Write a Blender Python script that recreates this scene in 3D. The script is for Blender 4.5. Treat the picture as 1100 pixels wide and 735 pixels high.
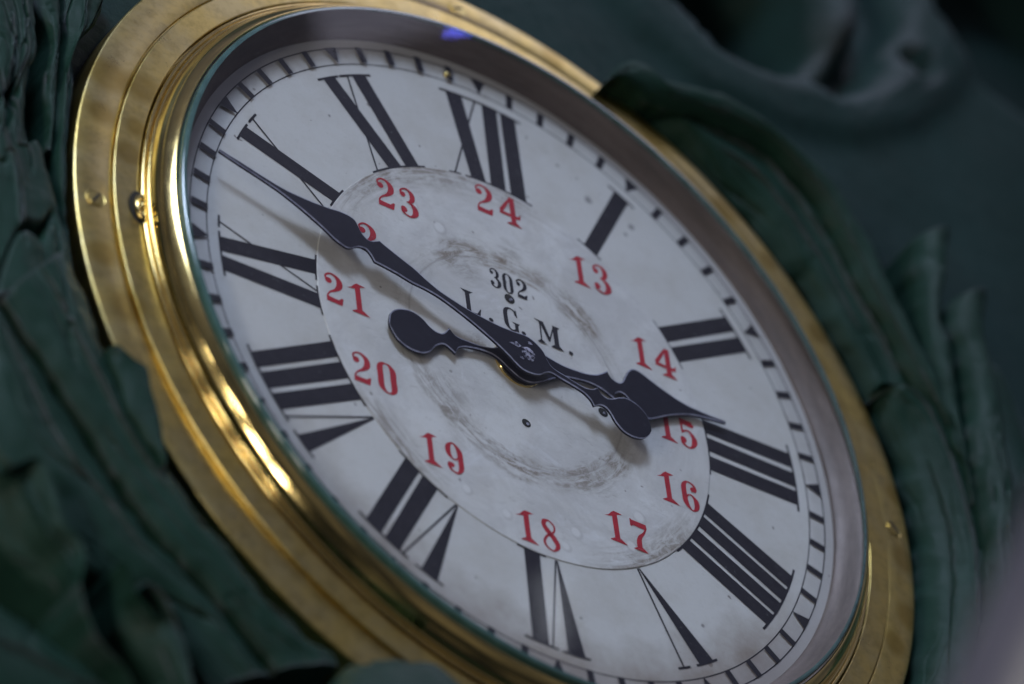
import bpy, math, random
from mathutils import Vector, Matrix, noise
random.seed(4)
PI = math.pi
scene = bpy.context.scene
for o in list(bpy.data.objects):
    bpy.data.objects.remove(o)
col = scene.collection

# ---------------------------------------------------------------- frame
# The clock is modelled in "dial units" (1 = radius of the outer minute circle,
# 0.15 m). x right, y towards XII, z out of the wall.
S = 0.15
CENTRE = Vector((0.0, 0.0, 2.2))
D2W = Matrix(((1, 0, 0), (0, 0, -1), (0, 1, 0)))      # dial axes to world axes


def wpos(x, y, z):
    return CENTRE + (D2W @ Vector((x, y, z))) * S


# ---------------------------------------------------------------- camera
cam_d = bpy.data.cameras.new('camera')
cam = bpy.data.objects.new('camera', cam_d)
col.objects.link(cam)
scene.camera = cam
cx = Vector((0.7958699787989, -0.10266718191138938, 0.5966996117017441))
cy = Vector((-0.33219808876806944, 0.749892271062031, 0.5721066435729191))
cz = Vector((-0.5061970038092684, -0.6535449728670574, 0.5627109042614302))
rot = Matrix((D2W @ cx, D2W @ cy, D2W @ cz)).transposed()
cam_pos = (-7.58597201, -9.71284971, 8.42989137)
cam.matrix_world = Matrix.Translation(wpos(*cam_pos)) @ rot.to_4x4()
cam_d.sensor_width = 36.0
cam_d.lens = 6335.67 * 36.0 / 1100.0
cam_d.clip_start = 0.05
cam_d.clip_end = 100.0
cam_d.dof.use_dof = True
cam_d.dof.focus_distance = 14.88 * S
cam_d.dof.aperture_fstop = 5.2

# ---------------------------------------------------------------- world: the dim cool room
world = bpy.data.worlds.new('World')
scene.world = world
world.use_nodes = True
wt = world.node_tree
wt.nodes.clear()


def wn(t, **kw):
    n = wt.nodes.new(t)
    for k, v in kw.items():
        setattr(n, k, v)
    return n


tc = wn('ShaderNodeTexCoord')
d1 = wn('ShaderNodeVectorMath', operation='DOT_PRODUCT')
d1.inputs[1].default_value = (D2W @ Vector((0.30, 0.72, 0.62))).normalized()
wt.links.new(tc.outputs['Generated'], d1.inputs[0])
rmp = wn('ShaderNodeValToRGB')
rmp.color_ramp.elements[0].position = 0.0
rmp.color_ramp.elements[0].color = (0.010, 0.012, 0.017, 1)
rmp.color_ramp.elements[1].position = 1.0
rmp.color_ramp.elements[1].color = (0.110, 0.114, 0.170, 1)
e = rmp.color_ramp.elements.new(0.55)
e.color = (0.040, 0.046, 0.066, 1)
wt.links.new(d1.outputs['Value'], rmp.inputs['Fac'])
bg = wn('ShaderNodeBackground')
bg.inputs['Strength'].default_value = 1.0
# uneven room: paler and warmer patches where there are walls and openings
wnz = wn('ShaderNodeTexNoise')
wnz.inputs['Scale'].default_value = 2.6
wnz.inputs['Detail'].default_value = 2.0
wt.links.new(tc.outputs['Generated'], wnz.inputs['Vector'])
wr = wn('ShaderNodeValToRGB')
wr.color_ramp.elements[0].position = 0.46
wr.color_ramp.elements[0].color = (0.0, 0.0, 0.0, 1)
wr.color_ramp.elements[1].position = 0.66
wr.color_ramp.elements[1].color = (0.085, 0.078, 0.070, 1)
wt.links.new(wnz.outputs['Fac'], wr.inputs['Fac'])
wadd = wn('ShaderNodeMix', data_type='RGBA', blend_type='ADD')
wadd.inputs[0].default_value = 1.0
wt.links.new(rmp.outputs['Color'], wadd.inputs[6])
wt.links.new(wr.outputs['Color'], wadd.inputs[7])
wt.links.new(wadd.outputs[2], bg.inputs['Color'])
wo = wn('ShaderNodeOutputWorld')
wt.links.new(bg.outputs[0], wo.inputs['Surface'])


# ---------------------------------------------------------------- lamps
def area(name, pos, target, size, power, color, size_y=None):
    d = bpy.data.lights.new(name, 'AREA')
    d.energy = power
    d.color = color
    d.size = size * S
    if size_y:
        d.shape = 'RECTANGLE'
        d.size_y = size_y * S
    o = bpy.data.objects.new(name, d)
    col.objects.link(o)
    p, t = wpos(*pos), wpos(*target)
    o.matrix_world = Matrix.Translation(p) @ (t - p).to_track_quat('-Z', 'Y').to_matrix().to_4x4()
    return o


key = area('window_light', (-3.0, 5.6, 5.0), (-0.15, 0.45, 0), 5.6, 1.75, (0.62, 0.75, 1.0))
area('ceiling_light', (2.6, 6.2, 1.9), (0.4, 0.2, 0), 3.0, 0.95, (0.80, 0.78, 1.0))
key.data.spread = math.radians(26)
# a row of small bright lamps low to the left of the clock, seen as glints in the brass
for px, py, pz, sz, pw in [(-11.0, -2.2, 5.6, 1.4, 4.6), (-10.6, -4.6, 5.2, 1.1, 3.4), (-11.4, 0.2, 5.0, 0.7, 1.3),
                           (-9.6, -6.2, 4.6, 0.8, 2.2), (-9.6, -1.6, 8.2, 0.6, 0.6)]:
    area('room_lamp', (px, py, pz), (0, 0, 0), sz, pw, (1.0, 0.94, 0.84))
# added small blue lamp, unseen, placed to mirror a streak in the glass edge
area('blue_streak_lamp', (0.47, 1.89, 0.73), (-0.108, 1.06, 0.084), 0.09, 0.0022, (0.12, 0.14, 1.0), 0.02)
# a far bright opening that the glass mirrors as a soft pale patch near VI
area('far_opening', (4.14, 4.06, 4.75), (-0.066, -0.883, 0.07), 0.10, 0.0045, (0.85, 0.9, 1.0), 0.26)

scene.view_settings.view_transform = 'Standard'
scene.view_settings.look = 'None'
scene.view_settings.exposure = 0.0
scene.view_settings.gamma = 1.0
scene.view_settings.use_curve_mapping = False
scene.cycles.use_denoising = True
scene.cycles.max_bounces = 10
scene.cycles.transparent_max_bounces = 12


# ---------------------------------------------------------------- materials
class Mat:
    def __init__(self, name):
        self.m = bpy.data.materials.new(name)
        self.m.use_nodes = True
        self.t = self.m.node_tree
        self.b = self.t.nodes['Principled BSDF']
        self.out = self.t.nodes['Material Output']

    def n(self, t, **kw):
        nd = self.t.nodes.new(t)
        for k, v in kw.items():
            setattr(nd, k, v)
        return nd

    def l(self, a, b):
        self.t.links.new(a, b)

    def set(self, **kw):
        for k, v in kw.items():
            self.b.inputs[k.replace('_', ' ')].default_value = v

    def coord(self):
        if not hasattr(self, '_c'):
            # object coordinates in dial units
            tcn = self.n('ShaderNodeTexCoord')
            mp = self.n('ShaderNodeMapping')
            mp.inputs['Scale'].default_value = (1 / S, 1 / S, 1 / S)
            self.l(tcn.outputs['Object'], mp.inputs['Vector'])
            self._c = mp.outputs['Vector']
        return self._c

    def noise(self, scale, detail=4, rough=0.6, stretch=None, seed=0.0, dist=0.0):
        nd = self.n('ShaderNodeTexNoise')
        nd.inputs['Scale'].default_value = scale
        nd.inputs['Detail'].default_value = detail
        nd.inputs['Roughness'].default_value = rough
        nd.inputs['Distortion'].default_value = dist
        v = self.coord()
        mp = self.n('ShaderNodeMapping')
        mp.inputs['Location'].default_value = (seed, seed * 1.7, seed * 0.6)
        if stretch:
            mp.inputs['Scale'].default_value = stretch
        self.l(v, mp.inputs['Vector'])
        self.l(mp.outputs['Vector'], nd.inputs['Vector'])
        return nd.outputs['Fac']

    def ramp(self, fac, stops):
        r = self.n('ShaderNodeValToRGB')
        el = r.color_ramp.elements
        while len(el) > 1:
            el.remove(el[-1])
        for i, (p, c) in enumerate(stops):
            if not isinstance(c, (tuple, list)):
                c = (c, c, c)
            x = el[0] if i == 0 else el.new(p)
            x.position = p
            x.color = (*c, 1)
        self.l(fac, r.inputs['Fac'])
        return r.outputs['Color']

    def mix(self, fac, a, b, mode='MIX'):
        x = self.n('ShaderNodeMix', data_type='RGBA', blend_type=mode)
        for s, v in ((x.inputs[0], fac), (x.inputs[6], a), (x.inputs[7], b)):
            if hasattr(v, 'is_linked'):
                self.l(v, s)
            elif isinstance(v, (tuple, list)):
                s.default_value = (*v, 1)
            else:
                s.default_value = v
        return x.outputs[2]

    def math(self, op, a, b=0.0, clamp=False):
        x = self.n('ShaderNodeMath', operation=op, use_clamp=clamp)
        for s, v in ((x.inputs[0], a), (x.inputs[1], b)):
            if hasattr(v, 'is_linked'):
                self.l(v, s)
            else:
                s.default_value = v
        return x.outputs[0]

    def radius(self):
        """distance from the clock's axis in dial units"""
        mp = self.n('ShaderNodeVectorMath', operation='MULTIPLY')
        mp.inputs[1].default_value = (1, 1, 0)
        self.l(self.coord(), mp.inputs[0])
        ln = self.n('ShaderNodeVectorMath', operation='LENGTH')
        self.l(mp.outputs[0], ln.inputs[0])
        return ln.outputs['Value']

    def spot(self, x, y, r0, r1, wob=None):
        """1 inside r0 of (x, y), 0 beyond r1"""
        mp = self.n('ShaderNodeVectorMath', operation='SUBTRACT')
        mp.inputs[1].default_value = (x, y, 0)
        self.l(self.coord(), mp.inputs[0])
        m2 = self.n('ShaderNodeVectorMath', operation='MULTIPLY')
        m2.inputs[1].default_value = (1, 1, 0)
        self.l(mp.outputs[0], m2.inputs[0])
        ln = self.n('ShaderNodeVectorMath', operation='LENGTH')
        self.l(m2.outputs[0], ln.inputs[0])
        v = ln.outputs['Value']
        if wob is not None:
            v = self.math('ADD', v, wob)
        mr = self.n('ShaderNodeMapRange')
        mr.inputs['From Min'].default_value = r1
        mr.inputs['From Max'].default_value = r0
        self.l(v, mr.inputs['Value'])
        return mr.outputs['Result']

    def bump(self, h, strength=0.3, dist=0.002):
        b = self.n('ShaderNodeBump')
        b.inputs['Strength'].default_value = strength
        b.inputs['Distance'].default_value = dist
        self.l(h, b.inputs['Height'])
        self.l(b.outputs['Normal'], self.b.inputs['Normal'])


# brass, dulled and blotched where it has not been polished
def brass(name, patina=0.5, rough=(0.14, 0.34), blotches=(), base=(0.65, 0.49, 0.155)):
    M = Mat(name)
    M.set(Metallic=1.0)
    n1 = M.noise(5.5, 5, 0.62, seed=3.1)
    n2 = M.noise(26, 4, 0.7, seed=8.3)
    dark = tuple(c * k for c, k in zip(base, (0.42, 0.40, 0.36)))
    pale = (0.54, 0.45, 0.22)
    c = M.mix(M.ramp(n1, [(0.40, 0.0), (0.62, patina)]), base, pale)
    c = M.mix(M.ramp(n2, [(0.45, 0.0), (0.78, patina * 0.8)]), c, dark)
    wob = M.math('MULTIPLY', M.math('SUBTRACT', n2, 0.5), 0.035)
    for x, y, r in blotches:
        s = M.spot(x, y, r * 0.5, r, wob)
        c = M.mix(M.math('MULTIPLY', s, 0.62), c, (0.34, 0.22, 0.035))
    M.l(c, M.b.inputs['Base Color'])
    n3 = M.noise(9, 6, 0.7, seed=1.3)
    M.l(M.ramp(n3, [(0.3, rough[0]), (0.7, rough[1])]), M.b.inputs['Roughness'])
    M.bump(M.noise(60, 3, 0.6, seed=5.0), 0.03, 0.0006)
    return M.m


m_flange = brass('dulled_brass', 0.75, (0.26, 0.36),
                 [(-1.197, 0.445, 0.075), (-1.109, 0.431, 0.07), (-1.23, 0.30, 0.05), (-1.17, 0.18, 0.05),
                  (-1.26, -0.18, 0.05), (-1.20, -0.33, 0.06), (-1.14, 0.28, 0.04), (1.275, 0.36, 0.05),
                  (1.30, 0.13, 0.045), (1.27, -0.30, 0.06), (1.29, -0.10, 0.06), (0.62, 1.12, 0.07),
                  (0.30, 1.25, 0.05), (-0.25, 1.23, 0.06), (-0.62, 1.07, 0.07), (0.85, 0.95, 0.06),
                  (1.19, -0.42, 0.05), (1.12, 0.62, 0.05), (0.98, 0.82, 0.04)])
m_bezel = brass('polished_brass', 0.22, (0.07, 0.17), base=(0.84, 0.63, 0.25))
m_screw = brass('screw_brass', 0.7, (0.25, 0.4))

M = Mat('crevice_black')
M.set(Base_Color=(0.012, 0.010, 0.008, 1), Roughness=0.8)
m_black = M.m

# grey sleeve between dial and glass
M = Mat('dull_grey_metal')
M.set(Metallic=0.25, Roughness=0.5, Specular_IOR_Level=0.3)
a = M.noise(3.5, 6, 0.7, stretch=(1, 1, 9), seed=2.0)
b = M.noise(30, 4, 0.7, seed=6.0)
c = M.mix(M.ramp(a, [(0.35, 0.0), (0.7, 1.0)]), (0.085, 0.066, 0.058), (0.165, 0.130, 0.118))
c = M.mix(M.ramp(b, [(0.5, 0.0), (0.75, 0.5)]), c, (0.10, 0.085, 0.08))
M.l(c, M.b.inputs['Base Color'])
M.l(M.ramp(b, [(0.3, 0.42), (0.7, 0.58)]), M.b.inputs['Roughness'])
m_sleeve = M.m


FLECKS = [(0.334, 0.727, 0.016), (0.474, 0.695, 0.014), (0.449, 0.657, 0.009), (-0.52, 0.62, 0.006), (0.10, -0.78, 0.006),
          (0.66, -0.40, 0.006), (0.43, -0.70, 0.010), (0.505, -0.644, 0.008)]


# dial enamel / paper
def dial_mat(name, base, inner):
    M = Mat(name)
    M.set(Roughness=0.55, Specular_IOR_Level=0.3)
    R = M.radius()
    fine = M.noise(70, 4, 0.7, seed=1.0)
    mid = M.noise(7, 6, 0.65, seed=4.0)
    big = M.noise(2.0, 3, 0.5, seed=9.0)
    c = M.mix(M.ramp(big, [(0.35, 0.0), (0.7, 0.55)]), base, tuple(v * 0.88 for v in base))
    c = M.mix(M.ramp(mid, [(0.44, 0.0), (0.72, 0.6)]), c, (base[0] * 0.80, base[1] * 0.77, base[2] * 0.72))
    c = M.mix(M.ramp(fine, [(0.56, 0.0), (0.80, 0.35)]), c, (base[0] * 0.6, base[1] * 0.58, base[2] * 0.55))
    # fly specks
    sp = M.noise(38, 1, 0.3, seed=13.0)
    c = M.mix(M.ramp(sp, [(0.79, 0.0), (0.82, 0.75)]), c, (0.12, 0.10, 0.09))
    scr = M.noise(16, 7, 0.8, seed=3.0, dist=1.2)
    if inner:
        # scuffed, cloudy paper: bluish white patches between greyer ones, fine scratches
        cl = M.noise(4.2, 8, 0.72, seed=41.0, dist=0.8)
        c = M.mix(M.ramp(cl, [(0.42, 0.0), (0.60, 0.55)]), c, (0.42, 0.405, 0.40))
        c = M.mix(M.ramp(M.noise(3.0, 7, 0.75, seed=47.0, dist=0.9), [(0.55, 0.0), (0.68, 0.5)]), c, (0.70, 0.71, 0.74))
        sc = M.noise(11, 6, 0.8, stretch=(1.0, 3.2, 1.0), seed=51.0, dist=2.0)
        c = M.mix(M.ramp(sc, [(0.60, 0.0), (0.63, 0.45), (0.66, 0.0)]), c, (0.27, 0.25, 0.24))
        # ring worn and soiled by an old hub plate, r about 0.355
        w1 = M.math('MULTIPLY', M.math('SUBTRACT', M.noise(6, 4, 0.7, seed=2.2), 0.5), 0.10)
        dr = M.math('ABSOLUTE', M.math('ADD', M.math('SUBTRACT', R, 0.355), w1))
        band = M.ramp(dr, [(0.0, 1.0), (0.026, 0.85), (0.046, 0.0)])
        patch = M.ramp(M.noise(3.3, 3, 0.6, seed=17.5), [(0.34, 0.25), (0.54, 1.0)])
        gr = M.ramp(scr, [(0.42, 0.06), (0.52, 1.0)])
        # scuffs that run round with the old plate
        sx = M.n('ShaderNodeSeparateXYZ')
        M.l(M.coord(), sx.inputs[0])
        ang = M.math('ARCTAN2', sx.outputs[1], sx.outputs[0])
        cb = M.n('ShaderNodeCombineXYZ')
        M.l(M.math('MULTIPLY', R, 60.0), cb.inputs[0])
        M.l(M.math('MULTIPLY', ang, 4.5), cb.inputs[1])
        sn = M.n('ShaderNodeTexNoise')
        sn.inputs['Scale'].default_value = 1.0
        sn.inputs['Detail'].default_value = 6.0
        sn.inputs['Roughness'].default_value = 0.7
        sn.inputs['Distortion'].default_value = 0.7
        M.l(cb.outputs[0], sn.inputs['Vector'])
        gr = M.math('MULTIPLY', M.ramp(sn.outputs['Fac'], [(0.40, 0.08), (0.56, 1.0)]), M.math('ADD', M.math('MULTIPLY', gr, 0.6), 0.4))
        # heaviest below left of the hub and at the top left, thin on the right
        wt_ = 0.25
        for x, y, r in ((-0.28, -0.20, 0.24), (-0.10, -0.36, 0.22), (0.14, -0.33, 0.16), (0.27, -0.25, 0.12), (-0.13, 0.30, 0.13), (0.06, 0.36, 0.13), (0.24, 0.27, 0.10)):
            wt_ = M.math('MAXIMUM', wt_, M.spot(x, y, r * 0.5, r))
        f = M.math('MULTIPLY', M.math('MULTIPLY', M.math('MULTIPLY', band, patch), gr), wt_)
        c = M.mix(M.math('MULTIPLY', f, 0.95), c, (0.185, 0.145, 0.105))
        thin = M.ramp(M.math('ABSOLUTE', M.math('SUBTRACT', M.math('ADD', R, M.math('MULTIPLY', w1, 0.12)), 0.337)), [(0.0, 0.4), (0.005, 0.0)])
        c = M.mix(M.math('MULTIPLY', thin, patch), c, (0.16, 0.14, 0.13))
        # grime along the edge of the plate, heaviest at XI-XII and at V
        w2 = M.math('MULTIPLY', M.math('SUBTRACT', M.noise(9, 5, 0.7, seed=5.2), 0.5), 0.06)
        ed = M.ramp(M.math('ADD', R, w2), [(0.53, 0.0), (0.585, 0.7), (0.615, 1.0)])
        s1 = M.spot(-0.30, 0.53, 0.16, 0.42)
        s2 = M.spot(0.38, -0.48, 0.10, 0.30)
        s3 = M.spot(0.02, 0.60, 0.02, 0.20)
        s4 = M.spot(-0.44, -0.44, 0.06, 0.22)
        s = M.math('MAXIMUM', M.math('MAXIMUM', s1, s2), M.math('MAXIMUM', s3, s4))
        f = M.math('MULTIPLY', M.math('MULTIPLY', ed, s), gr)
        c = M.mix(M.math('MULTIPLY', f, 0.95), c, (0.20, 0.165, 0.13))
        # smears by the upper left and worn crack from 24 down
        for (x, y, r) in [(-0.13, 0.27, 0.07), (0.03, 0.40, 0.05), (0.20, 0.30, 0.06), (-0.25, -0.20, 0.10),
                          (-0.20, -0.30, 0.08), (0.22, -0.29, 0.08), (-0.12, 0.02, 0.05)]:
            s = M.spot(x, y, r * 0.2, r)
            c = M.mix(M.math('MULTIPLY', M.math('MULTIPLY', s, gr), 0.65), c, (0.23, 0.205, 0.18))
        for (x, y, r) in [(0.34, -0.36, 0.020), (0.12, -0.50, 0.018), (-0.22, -0.50, 0.016), (-0.20, 0.38, 0.02),
                          (0.30, -0.47, 0.018), (-0.10, -0.53, 0.016), (0.08, -0.56, 0.015), (-0.28, 0.42, 0.016)]:
            s = M.spot(x, y, r * 0.6, r)
            s2_ = M.spot(x + 0.003, y - 0.003, r * 1.0, r * 1.25)
            c = M.mix(M.math('MULTIPLY', s2_, 0.35), c, (0.34, 0.32, 0.31))
            c = M.mix(M.math('MULTIPLY', s, 0.8), c, tuple(v * 1.06 for v in base))
    else:
        # browner towards the lower rim, in uneven patches
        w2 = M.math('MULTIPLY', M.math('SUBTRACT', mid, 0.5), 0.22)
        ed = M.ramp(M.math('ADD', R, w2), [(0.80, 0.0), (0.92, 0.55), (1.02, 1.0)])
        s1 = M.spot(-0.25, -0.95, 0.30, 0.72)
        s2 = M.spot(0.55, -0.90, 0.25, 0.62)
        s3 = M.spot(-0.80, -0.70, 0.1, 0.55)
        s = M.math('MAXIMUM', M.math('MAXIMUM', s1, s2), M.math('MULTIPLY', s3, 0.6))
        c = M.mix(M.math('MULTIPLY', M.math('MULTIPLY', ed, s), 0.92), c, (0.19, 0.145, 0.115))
        rim = M.ramp(M.math('ADD', R, M.math('MULTIPLY', M.math('SUBTRACT', mid, 0.5), 0.05)),
                     [(0.945, 0.0), (0.97, 0.35), (1.0, 0.45), (1.03, 0.6)])
        c = M.mix(rim, c, (0.34, 0.32, 0.32))
        # a few larger flecks and a hairline near V
        for (x, y, r) in FLECKS:
            s = M.spot(x, y, r * 0.4, r, M.math('MULTIPLY', M.math('SUBTRACT', fine, 0.5), 0.012))
            c = M.mix(M.math('MULTIPLY', s, 0.8), c, (0.16, 0.15, 0.15))
        for (x, y, r) in [(-0.62, -0.20, 0.16), (0.02, -0.76, 0.10), (0.20, 0.85, 0.03), (0.72, -0.55, 0.05)]:
            s = M.spot(x, y, 0.0, r)
            c = M.mix(M.math('MULTIPLY', M.math('MULTIPLY', s, M.ramp(scr, [(0.4, 0.2), (0.7, 1.0)])), 0.35), c,
                      (0.33, 0.29, 0.24))
    M.l(c, M.b.inputs['Base Color'])
    M.bump(M.noise(45, 5, 0.7, seed=7.0), 0.10, 0.0015)
    return M.m


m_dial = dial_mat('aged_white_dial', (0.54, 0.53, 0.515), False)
m_plate = dial_mat('soiled_white_plate', (0.60, 0.59, 0.58), True)


def ink(name, c0, c1, wear_sheen=0.0, back=(0.5, 0.5, 0.5)):
    M = Mat(name)
    M.set(Roughness=0.5, Specular_IOR_Level=0.2)
    c = M.mix(M.ramp(M.noise(40, 4, 0.7, seed=2.4), [(0.35, 0.0), (0.7, 1.0)]), c0, c1)
    if wear_sheen:
        c = M.mix(M.ramp(M.noise(55, 5, 0.75, seed=6.6), [(0.62, 0.0), (0.74, wear_sheen)]), c, back)
    M.l(c, M.b.inputs['Base Color'])
    return M.m


m_ink = ink('black_numeral_paint', (0.012, 0.011, 0.016), (0.022, 0.020, 0.026), 0.5, (0.22, 0.22, 0.23))
m_red = ink('red_numeral_paint', (0.42, 0.022, 0.034), (0.30, 0.016, 0.028), 0.5, (0.45, 0.30, 0.30))
m_hand = ink('blue_black_hand_paint', (0.009, 0.009, 0.016), (0.014, 0.014, 0.023), 0.35, (0.10, 0.10, 0.12))
m_hand_edge = ink('hand_edge_glint', (0.13, 0.13, 0.18), (0.32, 0.32, 0.41))  # pale colour stands in for the glint on the hand edges
m_hand.node_tree.nodes['Principled BSDF'].inputs['Roughness'].default_value = 0.3

M = Mat('scratched_steel')
M.set(Metallic=0.9, Roughness=0.35)
M.l(M.ramp(M.noise(90, 3, 0.6), [(0.40, (0.03, 0.03, 0.05)), (0.60, (0.62, 0.63, 0.74))]), M.b.inputs['Base Color'])
m_steel = M.m


# glass: a clear pane that reflects by Fresnel, and its greenish bevelled rim
def glass(name, tint, gain, rough, film=0.0, haze=(0.45, 0.44, 0.42)):
    M = Mat(name)
    M.t.nodes.remove(M.b)
    tr = M.n('ShaderNodeBsdfTransparent')
    tr.inputs['Color'].default_value = (*tint, 1)
    gl = M.n('ShaderNodeBsdfGlossy')
    gl.inputs['Roughness'].default_value = rough
    gl.inputs['Color'].default_value = (1, 1, 1, 1)
    # Schlick reflectance, the same from both sides of the thin pane
    fr = M.n('ShaderNodeLayerWeight')
    fr.inputs['Blend'].default_value = 0.5
    f = M.math('POWER', fr.outputs['Facing'], 5.0)
    f = M.math('MULTIPLY', M.math('ADD', M.math('MULTIPLY', f, 0.96), 0.04), gain, clamp=True)
    mx = M.n('ShaderNodeMixShader')
    M.l(f, mx.inputs[0])
    M.l(tr.outputs[0], mx.inputs[1])
    M.l(gl.outputs[0], mx.inputs[2])
    res = mx.outputs[0]
    if film:
        df = M.n('ShaderNodeBsdfDiffuse')
        df.inputs['Color'].default_value = (*haze, 1)
        m2 = M.n('ShaderNodeMixShader')
        M.l(M.ramp(M.noise(5, 6, 0.7, seed=21.0), [(0.4, film * 0.3), (0.7, film)]), m2.inputs[0])
        M.l(res, m2.inputs[1])
        M.l(df.outputs[0], m2.inputs[2])
        res = m2.outputs[0]
    M.l(res, M.out.inputs['Surface'])
    return M.m


m_glass = glass('clear_glass', (0.97, 0.98, 0.98), 0.75, 0.03, 0.008)
M = Mat('green_glass_edge')
M.set(Roughness=0.10, Specular_IOR_Level=0.9, Coat_Weight=0.6, Coat_Roughness=0.05)
M.l(M.ramp(M.noise(14, 4, 0.7, seed=3.3), [(0.35, (0.035, 0.085, 0.078)), (0.7, (0.065, 0.135, 0.125))]), M.b.inputs['Base Color'])
M.bump(M.noise(30, 3, 0.6, seed=2.0), 0.05, 0.0006)
m_glass_rim = M.m


# old dark green paint on carved wood
def green(name, base, rough=0.42):
    M = Mat(name)
    M.set(Roughness=rough, Specular_IOR_Level=0.14)
    n1 = M.noise(4, 5, 0.65, seed=11.0)
    n2 = M.noise(22, 5, 0.7, seed=12.0)
    c = M.mix(M.ramp(n1, [(0.35, 0.0), (0.7, 1.0)]), base, tuple(v * k for v, k in zip(base, (1.25, 1.30, 1.35))))
    c = M.mix(M.ramp(n2, [(0.55, 0.0), (0.75, 0.6)]), c, tuple(v * 0.55 for v in base))
    # worn through to dark primer here and there
    chip = M.ramp(M.noise(9, 7, 0.8, seed=31.0, dist=0.6), [(0.70, 0.0), (0.73, 0.9)])
    c = M.mix(chip, c, (0.012, 0.012, 0.012))
    # pale sheen of light put into the paint colour on the proud edges
    ge = M.n('ShaderNodeNewGeometry')
    wear_sheen = M.ramp(ge.outputs['Pointiness'], [(0.515, 0.0), (0.56, 1.0)])
    c = M.mix(M.math('MULTIPLY', wear_sheen, M.ramp(n2, [(0.35, 0.2), (0.6, 0.85)])), c, (0.075, 0.082, 0.088))
    M.l(c, M.b.inputs['Base Color'])
    M.l(M.ramp(n2, [(0.3, rough - 0.08), (0.7, rough + 0.12)]), M.b.inputs['Roughness'])
    h = M.math('ADD', M.math('MULTIPLY', M.noise(7, 5, 0.7, seed=14.0), 1.0), M.math('MULTIPLY', n2, 0.45))
    h = M.math('SUBTRACT', h, M.math('MULTIPLY', chip, 0.25))
    M.bump(h, 0.25, 0.003)
    return M.m


m_leaf = green('dark_green_paint', (0.0085, 0.027, 0.0185), 0.55)
m_panel = green('blue_green_paint', (0.0085, 0.024, 0.021), 0.6)

M = Mat('pale_violet_enamel')
M.set(Roughness=0.35, Specular_IOR_Level=0.5)
M.l(M.ramp(M.noise(4, 3), [(0.3, (0.10, 0.105, 0.165)), (0.7, (0.13, 0.135, 0.20))]), M.b.inputs['Base Color'])
m_rail = M.m


# ---------------------------------------------------------------- mesh helpers
def empty(name, label, cat, group=None):
    o = bpy.data.objects.new(name, None)
    col.objects.link(o)
    o.empty_display_size = 0.02
    o.location = CENTRE
    o.rotation_euler = (PI / 2, 0, 0)
    o['label'] = label
    o['category'] = cat
    if group:
        o['group'] = group
    return o


def obj(name, verts, faces, mat, parent=None, smooth=False, label=None):
    me = bpy.data.meshes.new(name)
    me.from_pydata([(x * S, y * S, z * S) for x, y, z in verts], [], faces)
    me.update()
    if smooth:
        for p in me.polygons:
            p.use_smooth = True
    me.materials.append(mat)
    o = bpy.data.objects.new(name, me)
    col.objects.link(o)
    if parent:
        o.parent = parent
    if label:
        o['label'] = label
    return o


class MB:
    """collects polygons; each shape() call lies a hair above the one before"""
    def __init__(self, z=0.0, step=0.00012):
        self.v, self.f, self.z, self.step = [], [], z, step

    def poly(self, pts):
        b = len(self.v)
        self.v += [(x, y, self.z) for x, y in pts]
        self.f.append(tuple(range(b, b + len(pts))))
        self.z += self.step

    def strip(self, A, B, lift=True):
        b = len(self.v)
        n = len(A)
        self.v += [(x, y, self.z) for x, y in A] + [(x, y, self.z) for x, y in B]
        for i in range(n - 1):
            self.f.append((b + i, b + i + 1, b + n + i + 1, b + n + i))
        if lift:
            self.z += self.step

    def stroke(self, path, n=8):
        """path: (x, y, width) control points, Catmull-Rom smoothed"""
        P = crom(path, n)
        A, B = [], []
        for i, (x, y, w) in enumerate(P):
            x0, y0, _ = P[max(i - 1, 0)]
            x1, y1, _ = P[min(i + 1, len(P) - 1)]
            dx, dy = x1 - x0, y1 - y0
            L = math.hypot(dx, dy) or 1e-9
            nx, ny = -dy / L, dx / L
            A.append((x + nx * w / 2, y + ny * w / 2))
            B.append((x - nx * w / 2, y - ny * w / 2))
        self.strip(A, B)

    def disc(self, x, y, rx, ry=None, rot=0.0, n=20):
        ry = ry or rx
        pts = []
        for i in range(n):
            a = 2 * PI * i / n
            px, py = rx * math.cos(a), ry * math.sin(a)
            pts.append((x + px * math.cos(rot) - py * math.sin(rot), y + px * math.sin(rot) + py * math.cos(rot)))
        self.poly(pts)

    def xf(self, fn, start=0):
        for i in range(start, len(self.v)):
            x, y, z = self.v[i]
            X, Y = fn(x, y)
            self.v[i] = (X, Y, z)

    def build(self, name, mat, parent, **kw):
        # make every face look outwards (+z)
        me_f = []
        for f in self.f:
            a = 0.0
            for i in range(len(f)):
                p, q = self.v[f[i]], self.v[f[(i + 1) % len(f)]]
                a += p[0] * q[1] - q[0] * p[1]
            me_f.append(f if a >= 0 else tuple(reversed(f)))
        return obj(name, self.v, me_f, mat, parent, **kw)


def crom(P, n):
    P = [tuple(p) for p in P]
    k = len(P[0])
    out = []
    for i in range(len(P) - 1):
        p0 = P[max(i - 1, 0)]
        p1, p2 = P[i], P[i + 1]
        p3 = P[min(i + 2, len(P) - 1)]
        for j in range(n):
            t = j / n
            out.append(tuple(0.5 * ((2 * p1[d]) + (-p0[d] + p2[d]) * t +
                                    (2 * p0[d] - 5 * p1[d] + 4 * p2[d] - p3[d]) * t * t +
                                    (-p0[d] + 3 * p1[d] - 3 * p2[d] + p3[d]) * t ** 3) for d in range(k)))
    out.append(P[-1])
    return out


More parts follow.
